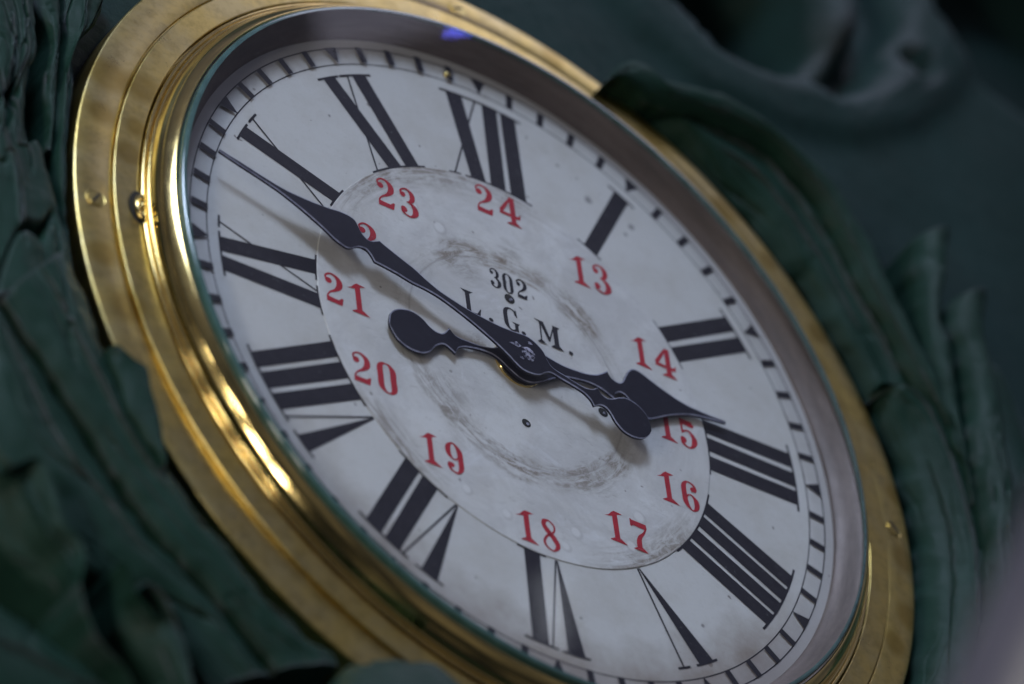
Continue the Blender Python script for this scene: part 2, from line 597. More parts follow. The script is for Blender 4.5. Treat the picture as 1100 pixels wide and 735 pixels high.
def lathe(name, prof, mat, parent, n=288, wob=0.0, **kw):
    v, f = [], []
    m = len(prof)
    for i in range(n):
        a = 2 * PI * i / n
        s, c = math.sin(a), math.cos(a)
        for r, z in prof:
            v.append((r * s, r * c, z))
    for i in range(n):
        for j in range(m - 1):
            a0, b0 = i * m + j, ((i + 1) % n) * m + j
            f.append((a0, b0, b0 + 1, a0 + 1))
    o = obj(name, v, f, mat, parent, smooth=True, **kw)
    return o


def sharp(o, deg=35):
    """split normals at creases so lathe-turned steps stay crisp"""
    me = o.data
    import bmesh
    bm = bmesh.new()
    bm.from_mesh(me)
    bmesh.ops.recalc_face_normals(bm, faces=bm.faces)
    es = [e_ for e_ in bm.edges if len(e_.link_faces) == 2 and e_.calc_face_angle(0) > math.radians(deg)]
    bmesh.ops.split_edges(bm, edges=es)
    bm.to_mesh(me)
    bm.free()
    return o


def arc_prof(r0, z0, rad, a0, a1, n=8):
    return [(r0 + rad * math.cos(math.radians(a0 + (a1 - a0) * i / n)),
             z0 + rad * math.sin(math.radians(a0 + (a1 - a0) * i / n))) for i in range(n + 1)]


# ---------------------------------------------------------------- setting: the painted panel behind
def seg_dist(x, y, P):
    best = 9.0
    for (x0, y0), (x1, y1) in zip(P, P[1:]):
        dx, dy = x1 - x0, y1 - y0
        t = max(0.0, min(1.0, ((x - x0) * dx + (y - y0) * dy) / (dx * dx + dy * dy)))
        best = min(best, math.hypot(x - x0 - t * dx, y - y0 - t * dy))
    return best


SCROLL = [(0.66, 1.92), (0.80, 1.77), (0.98, 1.67), (1.22, 1.66), (1.47, 1.73), (1.71, 1.90), (1.89, 2.11), (2.03, 2.36), (2.06, 2.7)]
GROOVE = [(1.46, 1.83), (1.56, 1.90), (1.67, 2.05), (1.75, 2.25), (1.77, 2.5)]
HOLLOWS = [(1.16, 2.10, 0.30, 0.31, 0.42), (2.42, 2.46, 0.40, 0.32, 0.22), (1.83, 2.07, 0.045, 0.045, 0.12),
           (1.50, 0.92, 0.10, 0.22, 0.22), (1.88, 0.55, 0.09, 0.22, 0.2)]


def relief(x, y):
    z = -0.135 + 0.012 * noise.noise((x * 1.3, y * 1.3, 0)) + 0.005 * noise.noise((x * 4, y * 4, 3))
    if x > 0.3 and y > 0.1:
        d = seg_dist(x, y, SCROLL)
        z += 0.040 / (1 + math.exp(min((d - 0.115) / 0.016, 60))) - 0.012 * math.exp(-((d - 0.055) / 0.012) ** 2)
        d = seg_dist(x, y, GROOVE)
        z -= 0.16 * math.exp(-(d / 0.055) ** 2)
        z += 0.05 / (1 + math.exp(min((math.hypot(x - 1.50, y - 2.16) - 0.13) / 0.018, 60)))
        for hx, hy, rx, ry, dp in HOLLOWS:
            q = math.hypot((x - hx) / rx, (y - hy) / ry) + 0.10 * noise.noise((x * 5, y * 5, 11))
            z -= dp / (1 + math.exp(min((q - 1.0) * 14, 60)))
    return z


def panel():
    """the painted panel with its scroll carved in low relief"""
    v, f = [], []
    nx, ny = 290, 290
    x0, x1, y0, y1 = -4.2, 5.2, -4.4, 5.2
    for j in range(ny + 1):
        for i in range(nx + 1):
            x, y = x0 + (x1 - x0) * i / nx, y0 + (y1 - y0) * j / ny
            v.append((x, y, relief(x, y)))
    for j in range(ny):
        for i in range(nx):
            a_ = j * (nx + 1) + i
            f.append((a_, a_ + 1, a_ + nx + 2, a_ + nx + 1))
    # give the panel its thickness
    b_ = len(v)
    v += [(x0, y0, -0.8), (x1, y0, -0.8), (x1, y1, -0.8), (x0, y1, -0.8)]
    f.append((b_ + 3, b_ + 2, b_ + 1, b_))
    o = obj('wall', v, f, m_panel, None, smooth=True)
    o.location = CENTRE
    o.rotation_euler = (PI / 2, 0, 0)
    o['kind'] = 'structure'
    o['label'] = 'plain dark blue green painted wall panel behind the clock'
    return o


panel()

# ---------------------------------------------------------------- the clock
clock = empty('wall_clock', 'round brass wall clock with a white dial of black Roman and red numerals', 'clock')

fl = [(1.300, -0.15), (1.324, -0.125), (1.3245, -0.034)] + arc_prof(1.3165, -0.033, 0.008, 0, 80, 5) + \
     [(1.2285, -0.0125)] + [(1.2265, -0.0135), (1.2240, -0.0205), (1.2215, -0.0205)] + \
     [(1.2200, -0.008)] + arc_prof(1.2165, -0.0085, 0.0045, 20, 90, 4) + [(1.156, 0.0005)] + \
     arc_prof(1.1545, -0.003, 0.0035, 90, 180, 4) + [(1.1500, -0.03), (1.140, -0.03)]
flange = sharp(lathe('flange', fl, m_flange, clock, 360))

bz = [(1.1465, -0.028), (1.1465, 0.001)] + arc_prof(1.1400, 0.001, 0.0065, 0, 130, 8) + \
     [(1.1340, 0.0045), (1.1330, 0.0095)] + arc_prof(1.1285, 0.0105, 0.0045, -5, 125, 8) + \
     [(1.1252, 0.0150), (1.1240, 0.022), (1.1220, 0.029), (1.1190, 0.0355), (1.1150, 0.041)] + \
     [(1.1138, 0.0432), (1.1128, 0.0434), (1.1125, 0.0455), (1.1090, 0.0500), (1.1045, 0.0545), (1.0985, 0.0600), (1.0930, 0.0650)] + \
     arc_prof(1.0872, 0.0635, 0.0044, 50, 105, 6) + [(1.0846, 0.0665), (1.0838, 0.0650), (1.0836, 0.0580), (1.086, 0.050)]
bezel = sharp(lathe('bezel', bz, m_bezel, clock, 360), 40)

# grey sleeve between glass and dial
sl = [(1.0290, -0.004), (1.0300, 0.004), (1.0330, 0.0085), (1.0385, 0.0125), (1.0480, 0.021), (1.0570, 0.031),
      (1.0680, 0.0440), (1.0760, 0.0530), (1.0800, 0.0565), (1.0850, 0.0575)]
sleeve = lathe('sleeve', sl, m_sleeve, clock, 288)

# glass pane standing a little proud of the brass, with its rounded green edge
v = [(0, 0, 0.0840)]
f = []
N = 192
rr = [0.35, 0.7, 1.0660]
for r in rr:
    for i in range(N):
        a_ = 2 * PI * i / N
        v.append((r * math.sin(a_), r * math.cos(a_), 0.0840))
for i in range(N):
    f.append((0, 1 + (i + 1) % N, 1 + i))
for k in range(len(rr) - 1):
    for i in range(N):
        p, q = 1 + k * N + i, 1 + k * N + (i + 1) % N
        f.append((p, q, q + N, p + N))
pane = obj('glass', v, f, m_glass, clock, smooth=True)
lathe('glass_rim', [(1.0660, 0.0842), (1.0705, 0.0838), (1.0747, 0.0825), (1.0778, 0.0802), (1.0792, 0.0770), (1.0795, 0.0690), (1.0800, 0.0600)], m_glass_rim, pane, 288)

# dial: big outer sheet and the separate centre plate
v, f = [], []
rr = [0.600, 0.75, 0.9, 1.0, 1.034]
for r in rr:
    for i in range(N):
        a_ = 2 * PI * i / N
        v.append((r * math.sin(a_), r * math.cos(a_), 0.0))
for k in range(len(rr) - 1):
    for i in range(N):
        p, q = k * N + i, k * N + (i + 1) % N
        f.append((p, q, q + N, p + N))
b_ = len(v)
for r in (0.600, 1.034):
    for i in range(N):
        a_ = 2 * PI * i / N
        v.append((r * math.sin(a_), r * math.cos(a_), -0.012))
for i in range(N):
    j = (i + 1) % N
    f.append((b_ + i, b_ + j, j, i))
    k4 = (len(rr) - 1) * N
    f.append((k4 + i, k4 + j, b_ + N + j, b_ + N + i))
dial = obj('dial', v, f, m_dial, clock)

pr = [(0.6195, -0.004), (0.6195, 0.0016), (0.6180, 0.0026), (0.45, 0.0028), (0.25, 0.0028), (0.115, 0.0028), (0.0, 0.0028)]
pv, pf = [], []
for r, z in pr[:-1]:
    for i in range(N):
        a_ = 2 * PI * i / N
        wob = 1 + (0.004 * noise.noise((math.cos(a_) * 3, math.sin(a_) * 3, 7)) if r > 0.6 else 0)
        pv.append((r * wob * math.sin(a_), r * wob * math.cos(a_), z))
pv.append((0, 0, 0.0028))
for k in range(len(pr) - 2):
    for i in range(N):
        p, q = k * N + i, k * N + (i + 1) % N
        pf.append((p, p + N, q + N, q))
for i in range(N):
    k = (len(pr) - 2) * N
    pf.append((k + i, len(pv) - 1, k + (i + 1) % N))
plate = obj('centre_plate', pv, [tuple(reversed(q)) for q in pf], m_plate, clock)
ZP = 0.0034

# ---- minute track
RI, RO = 0.9505, 1.0
mb = MB(0.0006)


def ring(mb, r0, r1, n=240):
    A = [(r0 * math.sin(2 * PI * i / n), r0 * math.cos(2 * PI * i / n)) for i in range(n + 1)]
    B = [(r1 * math.sin(2 * PI * i / n), r1 * math.cos(2 * PI * i / n)) for i in range(n + 1)]
    mb.strip(A, B)


ring(mb, RI - 0.0022, RI + 0.0012)
ring(mb, RO - 0.0012, RO + 0.0022)
for m in range(60):
    a_ = math.radians(6 * m)
    if m % 5:
        w = 0.0105
        q = [(-w, RI), (w, RI), (w, RO), (-w, RO)]
    else:
        q = [(-0.0235, RO), (0.0235, RO), (0.001, RI), (-0.001, RI)]
    mb.poly([(u * math.cos(a_) + r * math.sin(a_), -u * math.sin(a_) + r * math.cos(a_)) for u, r in q])
mb.build('minute_track', m_ink, dial)

# ---- Roman hour numerals. Local u runs clockwise, r outwards.
R0, R1 = 0.622, 0.914


def bar(o0, o1, i0, i1):
    return [('t', o0, o1, i0, i1)]


def stick(o, i, r0=R0, r1=R1):
    return [('h', o, i, r0, r1)]


def serif(r, u0, u1):
    return [('s', r, u0, u1)]


ROM = {
    12: stick(-0.020, -0.120) + bar(-0.117, -0.064, -0.066, -0.018) + bar(0.003, 0.052, -0.002, 0.047) +
        bar(0.063, 0.112, 0.063, 0.113) + serif(R1, -0.138, 0.130) + serif(R0, -0.140, -0.100) + serif(R0, -0.086, 0.131),
    1: bar(-0.028, 0.021, -0.020, 0.026) + serif(R1, -0.051, 0.043) + serif(R0, -0.043, 0.041),
    2: bar(-0.057, -0.009, -0.053, -0.005) + bar(0.010, 0.058, 0.012, 0.059) + serif(R1, -0.083, 0.082) + serif(R0, -0.076, 0.081),
    3: bar(-0.092, -0.043, -0.085, -0.040) + bar(-0.027, 0.023, -0.026, 0.021) + bar(0.036, 0.085, 0.038, 0.087) +
        serif(R1, -0.120, 0.107) + serif(R0, -0.095, 0.105),
    4: bar(-0.120, -0.069, -0.112, -0.066) + bar(-0.058, -0.008, -0.054, -0.008) + bar(0.006, 0.056, 0.008, 0.054) +
        bar(0.067, 0.117, 0.067, 0.113) + serif(R1, -0.147, 0.142) + serif(R0, -0.143, 0.140),
    5: stick(0.044, 0.000) + [('v', -0.076, -0.018, -0.006)] + serif(R1, -0.092, -0.005) + serif(R1, 0.020, 0.067),
    6: stick(0.006, -0.042) + [('v', -0.096, -0.041, -0.046)] + bar(0.017, 0.068, 0.008, 0.057) + serif(R1, -0.112, -0.025) +
        serif(R1, -0.012, 0.092) + serif(R0, -0.011, 0.078),
    7: stick(-0.012, -0.060) + [('v', -0.122, -0.070, -0.064)] + bar(-0.002, 0.046, 0.000, 0.050) +
        bar(0.060, 0.110, 0.062, 0.110) + serif(R1, -0.14, -0.052) + serif(R1, -0.030, 0.135) + serif(R0, -0.033, 0.133),
    8: stick(-0.050, -0.088) + [('v', -0.156, -0.105, -0.091)] + bar(-0.030, 0.018, -0.034, 0.014) +
        bar(0.032, 0.080, 0.030, 0.079) + bar(0.094, 0.140, 0.094, 0.140) + serif(R1, -0.175, -0.09) +
        serif(R1, -0.066, 0.162) + serif(R0, -0.054, 0.158),
    9: stick(0.072, -0.030) + bar(-0.028, 0.021, 0.028, 0.078) + bar(-0.090, -0.041, -0.084, -0.036) +
        serif(R1, -0.108, 0.038) + serif(R1, 0.051, 0.093) + serif(R0, -0.105, -0.011) + serif(R0, 0.007, 0.095),
    10: stick(0.036, -0.050) + bar(-0.060, -0.011, 0.000, 0.048) + serif(R1, -0.076, 0.001) + serif(R1, 0.013, 0.060) +
        serif(R0, -0.022, 0.066) + serif(R0, -0.068, -0.034),
    11: stick(0.014, -0.084) + bar(-0.083, -0.036, -0.036, 0.014) + bar(0.031, 0.081, 0.031, 0.079) +
        serif(R1, -0.105, -0.022) + serif(R1, -0.018, 0.100) + serif(R0, -0.105, 0.101),
}
for h, parts in ROM.items():
    mb = MB(0.0008 if h % 2 else 0.0009)
    a_ = math.radians(30 * h)

    def rp(u, r):
        return (u, math.sqrt(max(r * r - u * u, 0)))
    for p in parts:
        if p[0] == 't':
            _, o0, o1, i0, i1 = p
            mb.poly([rp(i0, R0), rp(i1, R0), rp(o1, R1), rp(o0, R1)])
        elif p[0] == 'h':
            _, o, i, r0, r1 = p
            w = 0.0030
            mb.poly([rp(i - w, r0), rp(i + w, r0), rp(o + w, r1), rp(o - w, r1)])
        elif p[0] == 's':
            _, r, u0, u1 = p
            n = 10
            hw = 0.0034
            A = [rp(u0 + (u1 - u0) * k / n, r - hw) for k in range(n + 1)]
            B = [rp(u0 + (u1 - u0) * k / n, r + hw) for k in range(n + 1)]
            mb.strip(A, B)
        else:
            _, o0, o1, tip = p
            mb.poly([rp(tip - 0.002, R0), rp(tip + 0.002, R0), rp(o1, R1), rp(o0, R1)])
    mb.xf(lambda u, r: (u * math.cos(a_) + r * math.sin(a_), -u * math.sin(a_) + r * math.cos(a_)))
    mb.build('roman_numeral', m_ink, dial)


# ---- glyphs for the red and black figures: unit cap height, x centred on 0
def g1(m):
    m.poly([(-.10, 0.03), (.09, 0.03), (.09, .93), (-.10, .93)])
    m.poly([(-.38, .76), (-.24, .79), (-.10, .82), (-.10, .93), (.09, .93), (.28, 1.0), (.12, 1.02), (-.02, 1.03), (-.12, .95), (-.22, .84)])
    m.poly([(-.28, -.02), (.34, -.02), (.30, 0.01), (.09, .14), (.09, .04), (-.10, .04), (-.10, .10), (-.26, .01)])


def g2(m):
    m.disc(-.17, .74, .115, .10, .3)
    m.stroke([(-.21, .74, .10), (-.27, .86, .06), (-.13, .985, .06), (.05, .98, .09), (.19, .84, .19), (.19, .66, .20),
              (.04, .47, .10), (-.15, .34, .055), (-.25, .20, .05), (-.27, .06, .05)])
    m.poly([(-.30, .0), (-.27, .20), (-.18, .17), (.12, .16), (.24, .26), (.29, .24), (.23, .0)])


def g3(m):
    m.disc(-.17, .76, .10, .09, .4)
    m.disc(-.18, .22, .115, .10, -.4)
    m.stroke([(-.22, .76, .10), (-.24, .88, .06), (-.10, .98, .06), (.04, .97, .09), (.16, .83, .18), (.14, .65, .16), (.02, .54, .06), (-.06, .53, .04)])
    m.stroke([(-.04, .535, .03), (.08, .50, .08), (.21, .37, .18), (.22, .20, .20), (.08, .035, .08), (-.08, .02, .06), (-.23, .10, .08), (-.22, .22, .12)])


def g4(m):
    m.stroke([(.12, 1.0, .05), (-.06, .72, .11), (-.30, .36, .13)], 3)
    m.poly([(-.36, .27), (-.30, .38), (.36, .38), (.40, .46), (.44, .46), (.40, .27)])
    m.poly([(.06, .03), (.25, .03), (.25, 1.0), (.06, .98)])
    m.poly([(-.14, -.02), (.44, -.02), (.25, .12), (.25, .03), (.06, .03), (.06, .10)])


def g5(m):
    m.poly([(-.25, 1.0), (-.20, .985), (.22, .98), (.24, .90), (.30, .90), (.25, .77), (-.14, .80), (-.14, .50), (-.21, .46)])
    m.stroke([(-.20, .47, .04), (-.08, .58, .06), (.08, .60, .08), (.22, .44, .17), (.23, .26, .20), (.10, .05, .08), (-.06, .015, .06), (-.22, .10, .10), (-.21, .22, .13)])
    m.disc(-.18, .23, .11, .11)


def g6(m):
    m.stroke([(.06, .985, .05), (-.08, .96, .08), (-.19, .78, .18), (-.20, .50, .19), (-.18, .22, .19), (-.04, .03, .07), (.08, .015, .06),
              (.20, .18, .18), (.20, .38, .17), (.08, .53, .06), (-.04, .53, .05), (-.12, .44, .05)])
    m.stroke([(.05, .985, .05), (.18, .92, .08), (.22, .80, .14), (.15, .72, .16)])
    m.disc(.13, .755, .09, .08)


def g7(m):
    m.poly([(-.30, 1.0), (-.26, 1.0), (-.22, .97), (.28, .97), (.30, .84), (.24, .78), (-.20, .80), (-.25, .74), (-.30, .76)])
    m.stroke([(.28, .86, .05), (.16, .64, .07), (.0, .44, .14), (-.05, .24, .19), (-.05, .04, .19)])
    m.poly([(-.30, -.02), (.24, -.02), (.045, .12), (.045, .03), (-.14, .03), (-.14, .08)])


def g8(m):
    m.stroke([(.0, 1.0, .05), (-.16, .92, .14), (-.17, .76, .17), (-.02, .58, .18), (.14, .42, .19), (.23, .22, .17), (.12, .04, .07),
              (.0, .0, .05), (-.18, .08, .07), (-.23, .25, .08), (-.12, .44, .07), (.04, .56, .06), (.17, .70, .06), (.17, .88, .06), (.0, 1.0, .05)])


def g9(m):
    m.stroke([(-.06, .015, .05), (.08, .04, .08), (.19, .22, .18), (.20, .50, .19), (.18, .78, .19), (.04, .97, .07), (-.08, .985, .06),
              (-.20, .82, .18), (-.20, .62, .17), (-.08, .47, .06), (.04, .47, .05), (.12, .56, .05)])
    m.stroke([(-.05, .015, .05), (-.18, .08, .08), (-.22, .20, .14), (-.15, .28, .16)])
    m.disc(-.13, .245, .09, .08)


def g0(m):
    m.stroke([(.0, 1.0, .05), (-.12, .96, .10), (-.20, .80, .19), (-.20, .50, .19), (-.20, .20, .19), (-.10, .035, .09), (.0, .0, .05),
              (.12, .04, .10), (.20, .20, .19), (.20, .50, .19), (.20, .80, .19), (.10, .965, .09), (.0, 1.0, .05)])


GL = {'0': g0, '1': g1, '2': g2, '3': g3, '4': g4, '5': g5, '6': g6, '7': g7, '8': g8, '9': g9}
# figure pair: x of first figure, x of second, baseline y
RED = {'13': (0.264, 0.334, 0.3925), '14': (0.436, 0.5105, 0.1865), '15': (0.486, 0.553, -0.0425), '16': (0.457, 0.528, -0.2620),
       '17': (0.258, 0.333, -0.4745), '18': (-0.038, 0.033, -0.5950), '19': (-0.320, -0.246, -0.4635), '20': (-0.510, -0.433, -0.2835),
       '21': (-0.570, -0.495, -0.0485), '22': (-0.516, -0.442, 0.1800), '23': (-0.365, -0.294, 0.3705), '24': (-0.034, 0.044, 0.5045)}
HC = 0.0965
for t_, (xa, xb, y0) in RED.items():
    mb = MB(ZP)
    for ch, x0 in zip(t_, (xa, xb)):
        b_ = len(mb.v)
        GL[ch](mb)
        mb.xf(lambda x, y: (x0 + x * HC * (0.93 if ch != '0' else 1.02), y0 + y * HC), b_)
    mb.build('red_number', m_red, plate)

# black stamp: 302 over L. G. M.
mb = MB(ZP)
for ch, x0 in (('3', -0.034), ('0', 0.007), ('2', 0.052)):
    b_ = len(mb.v)
    GL[ch](mb)
    mb.xf(lambda x, y: (x0 + x * 0.064 * 0.86, 0.247 + y * 0.064), b_)
mb.build('stamped_number', m_ink, plate)

mb = MB(ZP)


def put(fn, x0, y0, h):
    b_ = len(mb.v)
    fn()
    mb.xf(lambda x, y: (x0 + x * h, y0 + y * h), b_)


def gL():
    mb.poly([(-.10, .04), (.09, .04), (.09, .96), (-.10, .96)])
    mb.poly([(-.30, 1.0), (.26, 1.0), (.09, .88), (-.10, .86)])
    mb.poly([(-.28, 0.0), (.46, .0), (.53, .34), (.49, .34), (.34, .09), (.09, .07), (.09, .14), (-.10, .12)])


def gG():
    mb.stroke([(.24, .74, .10), (.18, .92, .07), (.02, .99, .06), (-.12, .94, .11), (-.21, .78, .18), (-.22, .50, .18), (-.20, .22, .18),
               (-.08, .04, .08), (.06, .01, .07), (.20, .10, .12), (.21, .36, .14)])
    mb.poly([(.02, .40), (.36, .40), (.29, .30), (.29, .0), (.22, .0), (.14, .12), (.14, .32)])
    mb.poly([(.20, .98), (.27, .98), (.29, .66), (.24, .66)])


def gM():
    mb.poly([(-.36, .03), (-.30, .03), (-.27, .95), (-.34, .95)])
    mb.poly([(-.56, 1.0), (-.16, 1.0), (.06, .36), (.06, .20), (-.02, .20), (-.30, .90)])
    mb.poly([(.0, .28), (.06, .28), (.30, .96), (.24, .96)])
    mb.poly([(.22, .03), (.42, .03), (.42, .98), (.22, .98)])
    mb.poly([(.20, 1.0), (.52, 1.0), (.42, .88), (.24, .88)])
    mb.poly([(-.52, .0), (-.12, .0), (-.30, .14), (-.36, .14)])
    mb.poly([(.04, .0), (.60, .0), (.42, .16), (.22, .14)])


put(gL, -0.135, 0.117, 0.075)
put(gG, 0.001, 0.117, 0.075)
put(gM, 0.121, 0.116, 0.077)
for x in (-0.067, 0.037, 0.189):
    mb.disc(x, 0.121, 0.0072, 0.0062)
mb.build('stamped_letters', m_ink, plate)

# screw holes in the plate and a pin in the dial
for x, y, r in ((0.006, 0.226, 0.0165), (0.005, -0.193, 0.014), (0.271, -0.043, 0.0155)):
    n = 24
    v, f = [], []
    for rad, z in ((r, 0.0034), (r * 0.82, 0.0030), (r * 0.55, 0.0032)):
        for i in range(n):
            a_ = 2 * PI * i / n
            v.append((x + rad * math.cos(a_), y + rad * math.sin(a_) * 0.93, z + 0.0003))
    v.append((x, y, 0.0040))
    for k in range(2):
        for i in range(n):
            j = (i + 1) % n
            f.append((k * n + i, k * n + j, (k + 1) * n + j, (k + 1) * n + i))
    for i in range(n):
        f.append((2 * n + i, 2 * n + (i + 1) % n, 3 * n))
    hole = obj('screw_hole', v, f, m_black, plate)
    mb = MB(0.0046)
    mb.disc(x + r * 0.25, y - r * 0.1, r * 0.42, r * 0.30, 0.6)
    mb.build('screw_tip', m_steel, hole)
v, f = [], []
px_, py_ = -0.104, 0.967
for k, (rad, z) in enumerate(((0.012, 0.0), (0.012, 0.006), (0.007, 0.010), (0.001, 0.011))):
    for i in range(16):
        a_ = 2 * PI * i / 16
        v.append((px_ + rad * math.cos(a_), py_ + rad * math.sin(a_), z))
for k in range(3):
    for i in range(16):
        j = (i + 1) % 16
        f.append((k * 16 + i, k * 16 + j, k * 16 + 16 + j, k * 16 + 16 + i))
obj('dial_pin', v, f, m_screw, dial, smooth=True)


# ---- hands
def interp(x, tab):
    for (x0, y0), (x1, y1) in zip(tab, tab[1:]):
        if x <= x1:
            t = max(0.0, min(1.0, (x - x0) / (x1 - x0)))
            return y0 + (y1 - y0) * t
    return tab[-1][1]


def hand(name, prof, ang, z_fn, thick, bevel, off=lambda s: 0.0):
    """prof: (s along, half width); a bevelled flat hand"""
    P = crom(prof, 5)
    P = [(s, max(w, 0.0006)) for s, w in P]
    a_ = math.radians(ang)
    v, f = [], []
    rows = len(P)

    def put_(s, t, z):
        v.append((s * math.sin(a_) + t * math.cos(a_), s * math.cos(a_) - t * math.sin(a_), z))
    for s, w in P:
        z = z_fn(s)
        wi = max(w - bevel, w * 0.3)
        for t, zz in ((-w, z), (-w, z + thick - bevel * 0.35), (-wi, z + thick), (wi, z + thick), (w, z + thick - bevel * 0.35), (w, z)):
            put_(s, t + off(s), zz)
    for i in range(rows - 1):
        for j in range(6):
            k = (j + 1) % 6
            f.append((i * 6 + j, i * 6 + k, i * 6 + 6 + k, i * 6 + 6 + j))
    f.append(tuple(range(6)))
    f.append(tuple(range((rows - 1) * 6, rows * 6))[::-1])
    o = obj(name, v, f, m_hand, clock)
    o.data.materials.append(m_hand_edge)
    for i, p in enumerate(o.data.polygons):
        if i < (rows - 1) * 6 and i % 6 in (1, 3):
            p.material_index = 1        # light glint along the bevels, given as a paler colour
    import bmesh
    bm = bmesh.new()
    bm.from_mesh(o.data)
    bmesh.ops.recalc_face_normals(bm, faces=bm.faces)
    bm.to_mesh(o.data)
    bm.free()
    return o


MIN = [(-.394, .002), (-.389, .022), (-.374, .046), (-.346, .0622), (-.314, .0643), (-.287, .050), (-.268, .030), (-.250, .019),
       (-.232, .022), (-.217, .0365), (-.2155, .0365), (-.203, .0215), (-.180, .0110), (-.150, .0095), (-.113, .0105), (-.078, .0115),
       (-.060, .024), (-.042, .047), (-.015, .061), (.015, .0635), (.055, .048), (.10, .034), (.15, .0235), (.20, .016), (.27, .0118),
       (.318, .0165), (.365, .0275), (.41, .032), (.455, .0385), (.476, .0425), (.478, .0425), (.495, .026), (.512, .0195), (.533, .030),
       (.553, .054), (.57, .0605), (.60, .056), (.64, .041), (.69, .0265), (.74, .0155), (.78, .0095), (.84, .0072), (.895, .0070), (.964, .0052)]
HOUR = [(-.424, .002), (-.419, .022), (-.406, .046), (-.377, .0635), (-.340, .0675), (-.310, .055), (-.286, .030), (-.262, .0185),
        (-.244, .022), (-.224, .0400), (-.222, .0400), (-.203, .018), (-.15, .0085), (-.10, .0105), (-.072, .022), (-.048, .042),
        (-.017, .062), (.018, .066), (.055, .055), (.090, .039), (.138, .021), (.187, .0155), (.225, .0155), (.262, .024), (.297, .0440),
        (.299, .0440), (.308, .026), (.328, .0165), (.346, .025), (.364, .050), (.386, .0755), (.412, .079), (.458, .056), (.506, .034),
        (.56, .0165), (.62, .0085), (.66, .0062), (.686, .0040)]
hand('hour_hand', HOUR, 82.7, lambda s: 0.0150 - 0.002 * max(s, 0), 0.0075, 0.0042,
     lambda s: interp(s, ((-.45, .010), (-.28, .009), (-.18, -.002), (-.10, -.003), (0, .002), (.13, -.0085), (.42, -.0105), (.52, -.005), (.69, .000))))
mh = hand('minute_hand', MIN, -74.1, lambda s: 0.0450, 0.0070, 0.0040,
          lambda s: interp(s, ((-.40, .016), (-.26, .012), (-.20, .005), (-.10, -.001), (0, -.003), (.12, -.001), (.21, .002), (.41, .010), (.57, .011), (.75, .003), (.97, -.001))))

hub = sharp(lathe('hub', [(0.071, 0.0025), (0.071, 0.0080), (0.0690, 0.0105), (0.062, 0.0120), (0.046, 0.0120), (0.046, 0.0150)], m_bezel, clock, 96))
lathe('hub_pipe', [(0.030, 0.0215), (0.030, 0.0455)], m_hand, hub, 64)
# worn arbor end with its two setting marks
n = 32
v, f = [(0, 0, 0.0532)], []
for rad, z in ((0.010, 0.0536), (0.0215, 0.0527)):
    for i in range(n):
        a_ = 2 * PI * i / n
        k = 1 + 0.22 * noise.noise((math.cos(a_) * 1.7, math.sin(a_) * 1.7, 3))
        v.append((rad * k * math.cos(a_), rad * k * math.sin(a_), z))
for i in range(n):
    j = (i + 1) % n
    f.append((0, 1 + i, 1 + j))
    f.append((1 + i, 1 + n + i, 1 + n + j, 1 + j))
obj('arbor_end', v, f, m_steel, mh)
mb = MB(0.0528)
mb.poly([(-.060, .012), (-.030, .008), (-.020, .016), (-.034, .026)])
mb.poly([(.004, .034), (.018, .036), (.014, .045), (.002, .042)])
mb.poly([(-.030, -.026), (-.016, -.030), (-.018, -.020), (-.030, -.016)])
mb.build('paint_chip', m_steel, mh)


# ---- screws in the flange
def screw(ang, slot):
    a_ = math.radians(ang)
    x, y, zb = 1.2685 * math.sin(a_), 1.2685 * math.cos(a_), -0.0188
    n = 32
    v, f = [], []
    for rad, z in ((0.0270, -0.004), (0.0270, 0.0035), (0.0255, 0.0042), (0.0225, 0.0015), (0.0215, 0.0018), (0.0205, 0.0052), (0.012, 0.0062)):
        for i in range(n):
            b = 2 * PI * i / n
            xx, yy = x + rad * math.cos(b), y + rad * math.sin(b)
            v.append((xx, yy, zb + z * 0.55 - 0.143 * (math.hypot(xx, yy) - 1.2685)))
    v.append((x, y, zb + 0.0035))
    for k in range(6):
        for i in range(n):
            j = (i + 1) % n
            f.append((k * n + i, k * n + j, k * n + n + j, k * n + n + i))
    for i in range(n):
        f.append((6 * n + i, 6 * n + (i + 1) % n, 7 * n))
    s = sharp(obj('screw', v, f, m_screw, clock, smooth=True))
    mb = MB(zb + 0.0062)
    c_, s_ = math.cos(slot), math.sin(slot)
    mb.poly([(x + p * c_ - q * s_, y + p * s_ + q * c_) for p, q in ((-.020, -.0032), (.020, -.0032), (.020, .0032), (-.020, .0032))])
    mb.build('slot', m_black, s)


screw(-90.2, 0.95)
screw(90.2, -0.75)
screw(-1.0, 0.4)
screw(180, 1.2)

# ---- bezel catch at nine o'clock: dark recess, brass loop, pin
n = 40
v, f = [], []
X0, Y0 = -1.1500, 0.004
for i in range(n + 1):
    b = math.radians(80 + 200 * i / n)
    for rad, z in ((0.040, 0.0012), (0.018, 0.0016)):
        v.append((X0 + rad * 0.80 * math.cos(b), Y0 + rad * 1.35 * math.sin(b), z))
for i in range(n):
    f.append((2 * i, 2 * i + 2, 2 * i + 3, 2 * i + 1))
catch = obj('catch_recess', v, f, m_black, clock)
v, f = [], []
K = 10
for i in range(n + 1):
    b = math.radians(85 + 190 * i / n)
    for k in range(K):
        c_ = 2 * PI * k / K
        rad = 0.0245 + 0.0075 * math.cos(c_)
        v.append((X0 + 0.004 + rad * 0.80 * math.cos(b), Y0 - 0.004 + rad * 1.35 * math.sin(b), 0.0085 + 0.0075 * math.sin(c_)))
for i in range(n):
    for k in range(K):
        k2 = (k + 1) % K
        f.append((i * K + k, i * K + K + k, i * K + K + k2, i * K + k2))
obj('catch_loop', v, f, m_bezel, catch, smooth=True)
v, f = [], []
